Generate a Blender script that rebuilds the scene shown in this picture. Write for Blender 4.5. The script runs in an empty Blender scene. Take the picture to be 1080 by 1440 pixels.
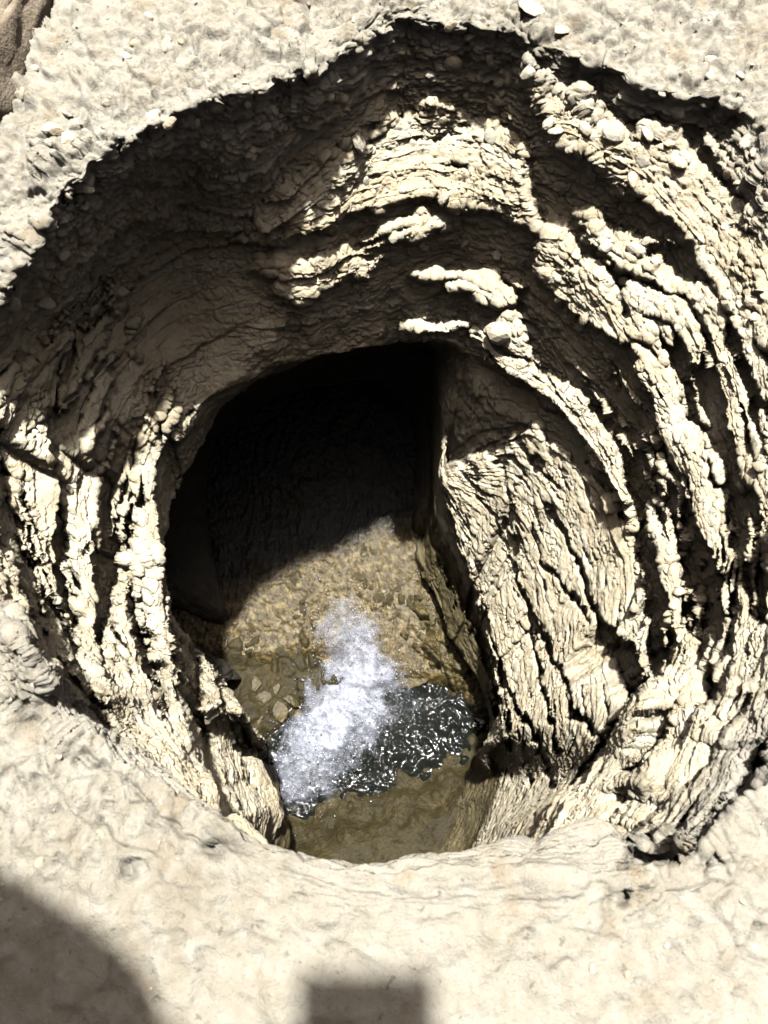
import bpy, bmesh, math, random
import numpy as np
from mathutils import Vector, Matrix
random.seed(7)
rng = np.random.default_rng(7)
S = bpy.context.scene
COL = S.collection

# ------------------------------------------------------------------ camera, sky, sun, exposure
H = 0.70                                   # lens height over the ground, metres
PITCH = math.radians(22.0)                 # optical axis off straight down
FPX = 1040.0                               # focal length in pixels of the 1080 x 1440 frame
cp, sp = math.cos(PITCH), math.sin(PITCH)
cam_d = bpy.data.cameras.new('camera'); cam = bpy.data.objects.new('camera', cam_d); COL.objects.link(cam)
cam.location = (0, 0, H); cam.rotation_euler = (PITCH, 0, 0)
cam_d.sensor_width = 36; cam_d.lens = 36*FPX/1440
cam_d.clip_start = 0.01; cam_d.clip_end = 500
cam_d.dof.use_dof = True; cam_d.dof.focus_distance = 1.75; cam_d.dof.aperture_fstop = cam_d.lens/2.2
S.camera = cam

SUN_T = Vector((-0.020, -0.194, -1.0)).normalized()          # travel direction of sunlight
SUNX, SUNY = SUN_T.x/-SUN_T.z, SUN_T.y/-SUN_T.z            # shift per metre of depth
elev = math.asin(-SUN_T.z); azim = math.atan2(-SUN_T.x, -SUN_T.y)
w = bpy.data.worlds.new('World'); S.world = w; w.use_nodes = True
nt = w.node_tree; nt.nodes.clear()
sky = nt.nodes.new('ShaderNodeTexSky'); sky.sky_type = 'NISHITA'; sky.sun_disc = False
sky.sun_elevation = elev; sky.sun_rotation = azim; sky.dust_density = 3.0; sky.ozone_density = 0.0; sky.air_density = 0.02
bg = nt.nodes.new('ShaderNodeBackground'); bg.inputs['Strength'].default_value = 0.088
wo = nt.nodes.new('ShaderNodeOutputWorld')
nt.links.new(sky.outputs[0], bg.inputs[0]); nt.links.new(bg.outputs[0], wo.inputs[0])
sd = bpy.data.lights.new('sun', 'SUN'); sd.energy = 5.0; sd.angle = math.radians(2.1); sd.color = (1.0, 0.98, 0.945)
sun = bpy.data.objects.new('sun', sd); COL.objects.link(sun); sun.location = (0, 2, 8)
sun.rotation_euler = SUN_T.to_track_quat('-Z', 'Y').to_euler()
S.view_settings.view_transform = 'Standard'; S.view_settings.look = 'None'
S.view_settings.exposure = 2.7; S.view_settings.gamma = 1.0; S.view_settings.use_curve_mapping = False
S.cycles.max_bounces = 6; S.cycles.diffuse_bounces = 0; S.cycles.transparent_max_bounces = 12
S.cycles.caustics_reflective = False; S.cycles.caustics_refractive = False

# ------------------------------------------------------------------ noise
def _hash(ix, iy, iz, seed):
    h = (ix.astype(np.uint32)*np.uint32(374761393)) ^ (iy.astype(np.uint32)*np.uint32(668265263)) ^ (iz.astype(np.uint32)*np.uint32(2147483647 - 58))
    h = h ^ np.uint32((seed*1274126177) & 0xffffffff)
    h = (h ^ (h >> np.uint32(13)))*np.uint32(1274126177)
    h = (h ^ (h >> np.uint32(16)))*np.uint32(2246822519)
    return h ^ (h >> np.uint32(15))
def vnoise(x, y, z, seed=0):
    """smooth value-gradient noise, about -1..1"""
    x = np.asarray(x, np.float32); y = np.asarray(y, np.float32); z = np.asarray(z, np.float32)
    x0 = np.floor(x); y0 = np.floor(y); z0 = np.floor(z)
    fx = x-x0; fy = y-y0; fz = z-z0
    ix = x0.astype(np.int32); iy = y0.astype(np.int32); iz = z0.astype(np.int32)
    ux = fx*fx*fx*(fx*(fx*6-15)+10); uy = fy*fy*fy*(fy*(fy*6-15)+10); uz = fz*fz*fz*(fz*(fz*6-15)+10)
    out = 0
    for a in (0, 1):
        wx = ux if a else 1-ux
        for b in (0, 1):
            wy = uy if b else 1-uy
            for c in (0, 1):
                wz = uz if c else 1-uz
                h = _hash(ix+a, iy+b, iz+c, seed)
                gx = (h & np.uint32(1023)).astype(np.float32)*(2/1023.)-1
                gy = ((h >> np.uint32(10)) & np.uint32(1023)).astype(np.float32)*(2/1023.)-1
                gz = ((h >> np.uint32(20)) & np.uint32(1023)).astype(np.float32)*(2/1023.)-1
                out = out + wx*wy*wz*(gx*(fx-a)+gy*(fy-b)+gz*(fz-c))
    return out*1.4
def fbm(x, y, z, octv=4, seed=0, gain=.5, lac=2.03):
    s = 0; a = 1.0
    for o in range(octv):
        s = s + a*vnoise(x, y, z, seed+o*17); a *= gain; x = x*lac; y = y*lac; z = z*lac
    return s
def worley(x, y, z, seed=0):
    """F1, F2 and a random value of the nearest cell"""
    x = np.asarray(x, np.float32); y = np.asarray(y, np.float32); z = np.asarray(z, np.float32)
    x0 = np.floor(x).astype(np.int32); y0 = np.floor(y).astype(np.int32); z0 = np.floor(z).astype(np.int32)
    f1 = np.full(x.shape, 9., np.float32); f2 = f1.copy(); cid = np.zeros(x.shape, np.float32)
    for a in (-1, 0, 1):
        for b in (-1, 0, 1):
            for c in (-1, 0, 1):
                h = _hash(x0+a, y0+b, z0+c, seed)
                px = x0+a+.1+.8*(h & np.uint32(1023)).astype(np.float32)/1023.
                py = y0+b+.1+.8*((h >> np.uint32(10)) & np.uint32(1023)).astype(np.float32)/1023.
                pz = z0+c+.1+.8*((h >> np.uint32(20)) & np.uint32(1023)).astype(np.float32)/1023.
                d = (px-x)**2+(py-y)**2+(pz-z)**2
                m = d < f1
                f2 = np.where(m, f1, np.minimum(f2, d)); cid = np.where(m, (h >> np.uint32(7) & np.uint32(255)).astype(np.float32)/255., cid)
                f1 = np.where(m, d, f1)
    return np.sqrt(f1), np.sqrt(f2), cid
def chips(x, y, z, seed, tilt=1.0, keep=.25):
    """broken, faceted lumps: each cell a tilted flat face at its own height, low joints between cells"""
    x = np.asarray(x, np.float32); y = np.asarray(y, np.float32); z = np.asarray(z, np.float32)
    x0 = np.floor(x).astype(np.int32); y0 = np.floor(y).astype(np.int32); z0 = np.floor(z).astype(np.int32)
    f1 = np.full(x.shape, 9., np.float32); f2 = f1.copy(); hh = np.zeros(x.shape, np.float32)
    for a in (-1, 0, 1):
        for b in (-1, 0, 1):
            for c in (-1, 0, 1):
                h = _hash(x0+a, y0+b, z0+c, seed)
                u1 = (h & np.uint32(1023)).astype(np.float32)/1023.; u2 = ((h >> np.uint32(10)) & np.uint32(1023)).astype(np.float32)/1023.; u3 = ((h >> np.uint32(20)) & np.uint32(1023)).astype(np.float32)/1023.
                dx = x-(x0+a+.05+.9*u1); dy = y-(y0+b+.05+.9*u2); dz = z-(z0+c+.05+.9*u3)
                d = dx*dx+dy*dy+dz*dz; m = d < f1
                k = (h*np.uint32(2654435761)) >> np.uint32(9)
                v1 = (k & np.uint32(127)).astype(np.float32)/63.5-1; v2 = ((k >> np.uint32(7)) & np.uint32(127)).astype(np.float32)/63.5-1; v3 = ((k >> np.uint32(14)) & np.uint32(127)).astype(np.float32)/63.5-1
                top = np.where(u1+u3 > 2*keep, (.25+.5*u2)+tilt*.45*(v1*dx+v2*dy+v3*dz), .12*u2)
                f2 = np.where(m, f1, np.minimum(f2, d)); hh = np.where(m, top, hh); f1 = np.where(m, d, f1)
    e = np.sqrt(f2)-np.sqrt(f1)
    return hh*smooth(0, .16, e), e
def smooth(a, b, x):
    t = np.clip((x-a)/(b-a), 0, 1); return t*t*(3-2*t)

# ------------------------------------------------------------------ places: all lengths in units of H, depth d below the ground
def ray(px, py):
    X = (px-540.)/FPX; v = (720.-py)/FPX
    return X, sp+cp*v, cp-sp*v              # x, y, downwards
def place(px, py, d):
    x, y, z = ray(px, py); k = (1+d)/z
    return x*k, y*k
def pixel(X, Y, d):
    dn = d+1.0
    ax = Y*sp+dn*cp; up = Y*cp-dn*sp
    return 540+FPX*X/ax, 720-FPX*up/ax
AX, AY = 0.0, 0.55                          # pit axis at ground level; it leans along the sunlight
def shear(X, Y, d): return X-SUNX*d, Y-SUNY*d
def squash(d): return d if d < .4 else .4+(d-.4)*.92
def ring(pts):
    """pts: (px, py, d) seen points or ('w', X, Y, d); returns theta, r, d sorted"""
    L = []
    for p in pts:
        p = (*p[:-1], squash(p[-1]))
        if p[0] == 'w': X, Y, d = p[1:]
        else: (X, Y), d = place(p[0], p[1], p[2]), p[2]
        qx, qy = shear(X, Y, d)
        L.append((math.atan2(qy-AY, qx-AX), math.hypot(qx-AX, qy-AY), d))
    L.sort(); return np.array(L)
def rp(deg, r, d0):                         # hidden ring point, polar about the axis (in sheared space)
    a = math.radians(deg); d = squash(d0); return ('w', AX+r*math.cos(a)+SUNX*d, AY+r*math.sin(a)+SUNY*d, d0)

R0 = [(-170, 650, 0), (-120, 500, 0), (-50, 440, 0), (0, 425, -0.019), (60, 315, -0.049), (105, 268, -0.072), (130, 238, -0.088), (200, 195, -0.096), (260, 168, -0.096), (345, 140, -0.088), (410, 112, -0.068), (450, 85, -0.049),
      (500, 72, -0.030), (525, 45, -0.011), (560, 32, 0), (600, 30, 0), (690, 32, 0), (735, 50, 0), (800, 80, 0), (880, 115, 0), (960, 135, 0),
      (1030, 155, 0), (1100, 235, 0), (1180, 400, 0), (1225, 600, 0), (1220, 800, 0), (1160, 960, 0), (1085, 1080, 0), (1020, 1150, 0), (940, 1222, 0),
      (850, 1226, 0), (740, 1219, 0), (650, 1217, 0), (560, 1232, 0), (430, 1205, 0), (300, 1158, 0), (200, 1085, 0), (100, 1000, 0), (20, 905, 0), (-60, 820, 0), (-140, 740, 0)]
L1 = [(-60, 650, .2), (-30, 560, .2), (20, 470, .16), (80, 420, .18), (120, 385, .2), (190, 320, .2), (260, 270, .2), (330, 290, .2), (400, 262, .2), (490, 195, .18), (600, 155, .18), (690, 166, .17),
      (745, 205, .14), (775, 185, .09), (800, 195, .08), (900, 250, .1), (960, 320, .12), (1006, 380, .13), (1045, 470, .14), (1075, 580, .15), (1090, 700, .15), (1085, 850, .15),
      (1070, 950, .12), (1020, 1080, .08), (935, 1212, .04), rp(-62, .60, .05), rp(-90, .6, .08), rp(-115, .60, .08), (250, 1120, .06), (160, 1040, .1), (90, 970, .12), (40, 880, .16), (-20, 780, .2)]
L2 = [(60, 690, .36), (60, 600, .35), (90, 520, .32), (150, 430, .34), (220, 370, .38), (290, 345, .34), (345, 335, .32), (440, 325, .27), (520, 295, .26), (590, 280, .26), (690, 300, .28), (760, 320, .25), (820, 370, .25),
      (880, 460, .27), (930, 540, .29), (975, 640, .29), (1005, 740, .29), (1012, 850, .27), (1000, 950, .22), (940, 1100, .15), (860, 1212, .1),
      rp(-62, .63, .25), rp(-90, .62, .25), rp(-112, .6, .22), (290, 1130, .18), (220, 1060, .25), (150, 970, .32), (110, 880, .36), (75, 780, .37)]
L3 = [(222, 700, .56), (245, 620, .62), (290, 560, .60), (345, 530, .58), (420, 505, .56), (500, 490, .54), (560, 482, .52), (600, 470, .50), (660, 480, .52), (700, 510, .52), (765, 550, .52), (820, 610, .52), (862, 680, .50),
      (886, 722, .48), (902, 812, .48), (911, 900, .48), (914, 960, .46), (890, 992, .45), (840, 1070, .42), (796, 1120, .38), (744, 1216, .32),
      rp(-75, .62, .4), rp(-95, .62, .4), rp(-118, .60, .38), (331, 1147, .34), (311, 1124, .36), (280, 1075, .42), (249, 988, .5), (240, 920, .54), (224, 813, .56)]
C1 = [(230, 760, .75), (270, 650, .82), rp(120, .82, .85), rp(92, .88, .85), rp(81, .88, .82), (668, 528, .66), (720, 545, .63), (775, 580, .60), (822, 645, .58), (860, 700, .56), (885, 740, .55), (900, 815, .55), (906, 920, .56),
      (893, 985, .56), (845, 1065, .52), (790, 1125, .46), (738, 1217, .42), rp(-72, .66, .55), rp(-95, .68, .6), rp(-120, .64, .5), (333, 1150, .42), (300, 1095, .52), (270, 1000, .65), (258, 930, .7), (235, 830, .73)]
S3 = [rp(170, .72, 1.0), rp(150, .85, 1.05), rp(120, .95, 1.05), rp(90, 1.0, 1.05), rp(79.5, .98, 1.02), (622, 663, .98), (640, 650, .93), (700, 620, .77), (750, 602, .70), (790, 625, .67), (830, 665, .64), (870, 722, .62), (890, 760, .6), (892, 830, .62), (870, 930, .66), (883, 992, .63),
      (840, 1068, .6), (778, 1130, .58), (732, 1218, .55), rp(-70, .68, .75), rp(-95, .72, .85), rp(-120, .68, .75), (337, 1150, .6), (311, 1104, .72), (296, 1062, .8), (280, 996, .85), (277, 950, .88), (285, 915, .92)]
L4 = [rp(176, .78, 1.3), rp(150, .95, 1.35), rp(120, 1.1, 1.35), rp(90, 1.1, 1.3), rp(79, 1.02, 1.2), (617, 675, 1.04), (640, 740, 1.12), (662, 810, 1.2), (682, 870, 1.26), (693, 930, 1.3), (706, 1000, 1.34), (702, 1060, 1.38), (685, 1120, 1.42), (640, 1218, 1.46),
      rp(-72, .66, 1.45), rp(-95, .72, 1.45), rp(-120, .7, 1.4), (413, 1195, 1.3), (397, 1151, 1.28), (373, 1081, 1.26), (345, 1010, 1.24), (322, 965, 1.22)]
S4 = [rp(176, .86, 1.5), rp(150, 1.0, 1.55), rp(120, 1.2, 1.5), rp(90, 1.25, 1.4), rp(80, 1.05, 1.4), (600, 765, 1.5), (623, 798, 1.5), (650, 868, 1.5), (673, 903, 1.5), (690, 965, 1.5), (702, 1020, 1.52), (684, 1064, 1.50), (664, 1124, 1.52), (608, 1212, 1.54),
      rp(-74, .66, 1.55), rp(-95, .72, 1.55), rp(-120, .7, 1.5), (415, 1195, 1.5), (392, 1140, 1.48), (372, 1085, 1.46), (352, 1020, 1.45), (338, 960, 1.47)]
L5 = [rp(172, .8, 1.65), rp(150, 1.0, 1.7), rp(120, 1.2, 1.6), rp(92, 1.3, 1.5), rp(81, 1.05, 1.5), (570, 790, 1.56), (600, 818, 1.58), (630, 896, 1.62), (650, 927, 1.63), (675, 962, 1.64), (690, 1030, 1.65), (662, 1068, 1.64), (636, 1130, 1.66), (580, 1214, 1.67),
      rp(-76, .66, 1.7), rp(-95, .72, 1.7), rp(-120, .7, 1.68), (420, 1190, 1.66), (403, 1140, 1.65), (385, 1085, 1.65), (372, 1020, 1.65), (360, 960, 1.64), (352, 905, 1.62)]
F5 = [rp(172, .85, 1.95), rp(150, 1.05, 1.95), rp(120, 1.25, 1.9), rp(92, 1.35, 1.8), rp(81, 1.1, 1.8), rp(60, .62, 1.9), rp(30, .56, 1.95), rp(0, .5, 1.95), rp(-30, .56, 1.95), rp(-60, .66, 1.95), rp(-95, .74, 1.95), rp(-120, .72, 1.95), rp(-150, .6, 1.95)]

# row budget between successive rings
RINGS = [R0, L1, L2, L3, C1, S3, L4, S4, L5, F5]
ROWS = [120, 120, 170, 30, 50, 190, 36, 44, 20]
NU = 1500
GRID = dict(NU=NU)
# theta samples: denser on the sides the lens sees
tt = np.linspace(-math.pi, math.pi, 20001)
dens = 0.25+1.0*smooth(-1.25, -.75, tt)*(1)+0
dens = 0.28+smooth(-1.30, -.8, tt)*smooth(-.2, -.2001, -tt+3.2)*1.0
dens = np.where((tt > -1.15) | (tt < -2.0), 1.0, 0.3)
k = np.ones(801)/801; dens = np.convolve(np.concatenate([dens[-401:-1], dens, dens[1:401]]), k, 'valid')[:20001]
cum = np.concatenate([[0], np.cumsum(dens)[:-1]]); cum /= cum[-1]
THETA = np.interp(np.arange(NU)/NU, cum, tt)

def dense(rg, sig=1.2):
    A = ring(rg); t = np.concatenate([A[-3:, 0]-2*math.pi, A[:, 0], A[:3, 0]+2*math.pi])
    g = np.linspace(-math.pi, math.pi, 3601)[:-1]; out = []
    for c in (1, 2):
        v = np.interp(g, t, np.concatenate([A[-3:, c], A[:, c], A[:3, c]]))
        n = int(sig*10*3); x = np.arange(-n, n+1); kk = np.exp(-.5*(x/(sig*10))**2); kk /= kk.sum()
        v = np.convolve(np.concatenate([v[-n:], v, v[:n]]), kk, 'valid')
        out.append(np.interp(THETA, np.append(g, math.pi), np.append(v, v[0])))
    return out
RD = [dense(r) for r in RINGS]
RD[4][0] = RD[4][0]+.03*smooth(math.radians(-12), math.radians(8), THETA)*smooth(math.radians(84), math.radians(70), THETA)

r_rows = []; d_rows = []; v_rows = []
for i, n in enumerate(ROWS):
    f = np.arange(n)/n
    for t in f:
        r_rows.append(RD[i][0]*(1-t)+RD[i+1][0]*t); d_rows.append(RD[i][1]*(1-t)+RD[i+1][1]*t); v_rows.append(i+t)
r_rows.append(RD[-1][0]); d_rows.append(RD[-1][1]); v_rows.append(len(ROWS))
RM = np.array(r_rows); DM = np.array(d_rows); VV = np.array(v_rows)
def boxv(A, n):
    k = np.hanning(n+2)[1:-1]; k /= k.sum(); h = n//2
    P = np.concatenate([np.repeat(A[:1], h, 0), A, np.repeat(A[-1:], h, 0)])
    return sum(k[j]*P[j:j+A.shape[0]] for j in range(n))
RM = boxv(RM, 7); DM = boxv(DM, 7)
NV = RM.shape[0]
rn = fbm(np.cos(THETA)*4, np.sin(THETA)*4, 0*THETA, 3, 401)*.042+fbm(np.cos(THETA)*17, np.sin(THETA)*17, 0*THETA, 3, 402)*.022
RM = RM+rn[None]*np.exp(-(VV/.35)**2)[:, None]*(.12+.88*smooth(-.6, 0, np.sin(THETA)))[None]
CT, ST = np.cos(THETA)[None], np.sin(THETA)[None]

# ------------------------------------------------------------------ where ledges overhang (hollows under lips), traced on the wall
def poly_mask(poly, W=1340, Hh=1440, ox=130):
    P = np.array(poly, float); ys, xs = np.mgrid[0:Hh:2, 0:W:2]; xs = xs-ox
    ins = np.zeros(xs.shape, bool); n = len(P)
    x0, y0 = P.min(0)-2; x1, y1 = P.max(0)+2
    j0, j1 = max(0, int(y0//2)), min(xs.shape[0], int(y1//2)+2); i0, i1 = max(0, int((x0+ox)//2)), min(xs.shape[1], int((x1+ox)//2)+2)
    sx, sy = xs[j0:j1, i0:i1], ys[j0:j1, i0:i1]; s = ins[j0:j1, i0:i1]
    for a in range(n):
        xa, ya = P[a]; xb, yb = P[(a+1) % n]
        if ya == yb: continue
        c = ((ya > sy) != (yb > sy)) & (sx < (xb-xa)*(sy-ya)/(yb-ya)+xa); s ^= c
    return ins
def line_mask(pts, wd, ox=130):
    M = np.zeros((720, 670), bool); ys, xs = np.mgrid[0:1440:2, 0:1340:2]; xs = xs-ox
    for (xa, ya), (xb, yb) in zip(pts[:-1], pts[1:]):
        i0 = int((min(xa, xb)-wd+ox)//2); i1 = int((max(xa, xb)+wd+ox)//2)+2; j0 = int((min(ya, yb)-wd)//2); j1 = int((max(ya, yb)+wd)//2)+2
        j0 = max(j0, 0); i0 = max(i0, 0)
        X = xs[j0:j1, i0:i1]; Y = ys[j0:j1, i0:i1]; L2_ = (xb-xa)**2+(yb-ya)**2+1e-9
        t = np.clip(((X-xa)*(xb-xa)+(Y-ya)*(yb-ya))/L2_, 0, 1)
        M[j0:j1, i0:i1] |= np.hypot(X-xa-t*(xb-xa), Y-ya-t*(yb-ya)) < wd/2
    return M
DARK = np.zeros((720, 670), bool)
def dark(*p): 
    global DARK; DARK = DARK | poly_mask(p)
def lit(*p):
    global DARK; DARK = DARK & ~poly_mask(p)
def crack(wd, *p):
    global DARK; DARK = DARK | line_mask(p, wd)
# upper left crescent, far wall
dark((-125, 640), (-120, 500), (-50, 436), (0, 421), (60, 310), (130, 233), (260, 163), (345, 135), (410, 107), (500, 67), (525, 40), (560, 20), (600, 22), (690, 37), (740, 62), (752, 95), (740, 130), (765, 170),
     (775, 300), (735, 450), (742, 500), (720, 530), (640, 500), (560, 505), (400, 530), (300, 600), (250, 640), (222, 700), (200, 760), (120, 650), (80, 640), (0, 640))
dark((735, 58), (800, 78), (880, 113), (960, 133), (1030, 153), (1045, 165), (1020, 195), (990, 190), (960, 185), (945, 170), (905, 178), (885, 200), (868, 178), (850, 165), (830, 135), (800, 130), (770, 110))
lit((345, 325), (375, 290), (400, 262), (440, 232), (490, 195), (545, 168), (600, 153), (690, 165), (725, 185), (745, 250), (758, 300), (775, 330), (755, 320), (690, 300), (660, 290), (620, 285), (590, 280), (560, 282), (520, 295), (480, 308), (440, 325), (400, 337), (350, 342), (325, 340))
lit((515, 332), (545, 312), (600, 304), (625, 315), (615, 326), (560, 337), (530, 348))
lit((335, 380), (395, 362), (412, 376), (470, 352), (510, 345), (540, 355), (530, 382), (480, 397), (455, 412), (400, 424), (380, 408), (400, 387), (370, 384))
lit((570, 387), (600, 373), (640, 372), (700, 383), (737, 400), (725, 428), (700, 428), (650, 404), (600, 397))
lit((558, 457), (600, 444), (640, 444), (658, 464), (600, 466))
lit((660, 468), (700, 440), (735, 440), (742, 480), (770, 515), (800, 545), (830, 565), (872, 628), (881, 667), (889, 715), (903, 812), (895, 812), (886, 725), (865, 690), (851, 655), (820, 620), (790, 592), (745, 547), (700, 505))
lit((-10, 560), (15, 512), (25, 530), (45, 508), (70, 485), (100, 466), (100, 490), (85, 512), (73, 545), (66, 585), (62, 625), (75, 640), (70, 690), (76, 740), (75, 770), (62, 800), (50, 790), (33, 760), (25, 710), (10, 650), (-10, 600))
lit((108, 485), (130, 455), (152, 430), (146, 470), (135, 500), (120, 530), (105, 560), (84, 590), (78, 575), (85, 545), (100, 520))
lit((152, 395), (170, 388), (182, 402), (178, 412), (165, 437), (155, 430))
lit((150, 490), (160, 520), (162, 545), (145, 580), (136, 600), (128, 640), (133, 680), (127, 740), (131, 830), (135, 900), (115, 870), (95, 800), (100, 760), (88, 720), (80, 650), (95, 622), (115, 600), (125, 560), (140, 530))
lit((208, 588), (218, 610), (220, 640), (214, 660), (219, 700), (223, 740), (214, 760), (222, 810), (216, 840), (200, 860), (186, 790), (177, 760), (180, 720), (168, 745), (160, 740), (168, 690), (190, 650), (200, 620))
lit((243, 612), (270, 575), (288, 566), (287, 585), (264, 612), (248, 638), (239, 642))
# left wall
dark((-20, 690), (0, 594), (10, 643), (21, 712), (35, 738), (30, 775), (52, 793), (62, 828), (97, 867), (113, 910), (128, 964), (140, 996), (156, 1031), (175, 1062), (148, 1042), (124, 1015), (97, 972), (78, 933), (54, 937), (35, 910), (31, 856), (23, 817), (14, 770), (-10, 735))
dark((70, 630), (82, 645), (84, 690), (90, 720), (97, 740), (90, 770), (86, 795), (98, 830), (112, 880), (100, 890), (85, 840), (76, 790), (70, 760), (80, 735), (73, 690))
dark((149, 435), (161, 549), (139, 584), (134, 608), (125, 653), (134, 678), (128, 747), (131, 817), (133, 870), (139, 955), (146, 945), (144, 902), (156, 855), (167, 793), (160, 764), (163, 740), (174, 688), (187, 657), (208, 587), (205, 500))
dark((183, 719), (186, 739), (175, 789), (187, 821), (194, 863), (210, 918), (218, 941), (233, 980), (249, 1027), (264, 1050), (280, 1081), (296, 1120), (311, 1140), (288, 1124), (272, 1097), (253, 1062), (241, 1031), (218, 988), (206, 964), (194, 918), (179, 856), (167, 789), (163, 766))
dark((222, 640), (219, 700), (224, 813), (235, 887), (247, 933), (251, 988), (266, 1042), (290, 1089), (313, 1124), (331, 1145), (334, 1140), (311, 1100), (296, 1058), (280, 994), (277, 949), (288, 918), (292, 905), (330, 890), (450, 820), (560, 780), (610, 763), (640, 740), (620, 665), (640, 655), (700, 620), (750, 600),
     (790, 628), (830, 667), (870, 724), (888, 742), (886, 724), (862, 690), (830, 645), (800, 595), (760, 556), (700, 515), (640, 490), (560, 490), (400, 515), (290, 575))
# right wall
dark((768, 175), (790, 192), (870, 245), (905, 272), (960, 325), (1000, 388), (1027, 437), (1052, 500), (1070, 590), (1090, 640), (1080, 640), (1062, 600), (1050, 545), (1029, 480), (1020, 445), (995, 402), (960, 395), (940, 370), (900, 345), (888, 335), (850, 305), (806, 300), (790, 310), (765, 310))
dark((760, 297), (806, 311), (848, 353), (858, 381), (883, 396), (878, 417), (888, 455), (869, 417), (841, 374), (799, 339), (777, 325))
dark((739, 360), (770, 400), (820, 450), (865, 487), (897, 484), (908, 522), (922, 600), (935, 650), (940, 740), (925, 740), (912, 690), (918, 750), (932, 800), (942, 850), (950, 905), (945, 935), (917, 958), (911, 900), (903, 812), (889, 715), (881, 667), (872, 628), (830, 565), (800, 545), (763, 518), (742, 480), (735, 430))
dark((905, 520), (935, 620), (955, 665), (985, 745), (1003, 785), (1012, 820), (1027, 880), (1034, 950), (1020, 960), (998, 1005), (985, 940), (972, 870), (960, 800), (945, 730), (935, 650), (915, 600))
dark((925, 430), (950, 480), (968, 510), (985, 520), (990, 490), (1010, 540), (1020, 575), (1035, 640), (1063, 690), (1077, 780), (1085, 890), (1060, 868), (1039, 795), (1021, 743), (1018, 694), (1014, 646), (983, 621), (965, 600), (955, 560), (945, 520), (930, 480))
dark((1080, 1037), (1045, 1090), (1025, 1127), (980, 1180), (950, 1202), (930, 1225), (945, 1225), (1000, 1178), (1030, 1143), (1085, 1075))
lit((893, 510), (905, 512), (925, 545), (945, 575), (965, 625), (975, 655), (995, 705), (1003, 760), (985, 742), (970, 705), (955, 668), (938, 625), (920, 568))
dark((836, 862), (865, 890), (888, 909), (907, 952), (913, 966), (893, 990), (879, 1013), (883, 994), (869, 938), (841, 900))
dark((800, 1104), (789, 1131), (765, 1179), (744, 1216), (726, 1219), (754, 1165), (773, 1131))
crack(4.9, (699, 617), (713, 678), (723, 739), (718, 772), (732, 824), (751, 890), (763, 947)); crack(8.1, (718, 720), (726, 780))
crack(4.5, (727, 607), (756, 650), (784, 683)); crack(3.6, (746, 739), (760, 786), (789, 815), (808, 843), (831, 872)); crack(4.5, (770, 716), (798, 758), (817, 796), (827, 843), (838, 862))
crack(3.6, (737, 843), (760, 890), (784, 938), (803, 975), (808, 999), (846, 1042)); crack(3.4, (638, 683), (652, 716), (671, 796), (685, 872), (699, 919), (713, 985), (718, 1061))
crack(4.9, (657, 645), (685, 716), (713, 758)); crack(3.4, (699, 928), (727, 994), (746, 1023), (765, 1070), (779, 1112)); crack(3.4, (756, 947), (779, 1023), (785, 1060)); crack(3.4, (735, 1040), (750, 1120), (752, 1170))
crack(8, (1000, 960), (985, 1010), (960, 1060)); crack(7, (870, 1010), (830, 1070), (800, 1110)); crack(7, (960, 985), (925, 1040), (890, 1090)); crack(6, (1050, 980), (1010, 1060), (970, 1110)); crack(5, (900, 1110), (850, 1160), (830, 1180)); crack(5, (930, 1130), (880, 1180))
crack(7, (300, 930), (312, 985), (330, 1040), (352, 1100)); crack(7, (345, 1060), (375, 1130), (392, 1180)); crack(6, (330, 1000), (352, 1060)); crack(6, (320, 1085), (350, 1140))
# band under the deep ledge, wet strip, undercut at the water
dark((612, 690), (640, 745), (662, 815), (682, 873), (693, 932), (707, 1000), (703, 1030), (690, 968), (673, 903), (650, 868), (623, 798), (605, 763))
dark((615, 885), (627, 896), (650, 930), (675, 968), (688, 1032), (673, 1040), (650, 1004), (642, 958), (619, 927))
DK = DARK.astype(np.float32)
for _ in range(2):                           # soften so that hollows begin and end smoothly
    DK = (DK+np.roll(DK, 1, 0)+np.roll(DK, -1, 0)+np.roll(DK, 1, 1)+np.roll(DK, -1, 1))/5
def sampleD(px, py):
    fx = np.clip((px+130)/2, 0, 668); fy = np.clip(py/2, 0, 718); i = fx.astype(int); j = fy.astype(int); a = fx-i; b = fy-j
    return (DK[j, i]*(1-a)+DK[j, i+1]*a)*(1-b)+(DK[j+1, i]*(1-a)+DK[j+1, i+1]*a)*b

# ------------------------------------------------------------------ wall surface: radius about the leaning axis, narrowing on lit treads, standing back under lips
qx = AX+RM*CT; qy = AY+RM*ST
X = qx+SUNX*DM; Y = qy+SUNY*DM
PX, PY = pixel(X, Y, DM)
jx = fbm(X*16, Y*16, DM*16, 5, 50, .62)*7; jy = fbm(X*16, Y*16, DM*16, 5, 90, .62)*7
jk = 1+1.1*smooth(.5, .75, ST)
DKV = sampleD(PX+jx*jk, PY+jy*jk)
tg = THETA[None]+0*DM; cc, ss = np.cos(tg), np.sin(tg)
def crevice(period, seed, share, thr):
    sc_ = (DM+.05*fbm(cc*2.2, ss*2.2, DM*2, 3, seed)+.25*period*vnoise(cc*8, ss*8, DM*14, seed+1)+.12*period*vnoise(cc*30, ss*30, DM*40, seed+2))/period
    i_ = np.floor(sc_); f_ = sc_-i_
    m_ = vnoise(cc*4.5+i_*3.1, ss*4.5-i_*1.7, i_*5.3, seed+4)+.3*vnoise(cc*20+i_*2.1, ss*20, i_*4.3, seed+5)
    return ((f_ < share*(.4+1.2*smooth(thr, thr+.7, m_))) & (m_ > thr)).astype(np.float32)
side = smooth(.15, .6, np.abs(CT))*np.ones_like(DM)+smooth(0, -.2, ST)*np.ones_like(DM)
vz = VV[:, None]+0*DM
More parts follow.
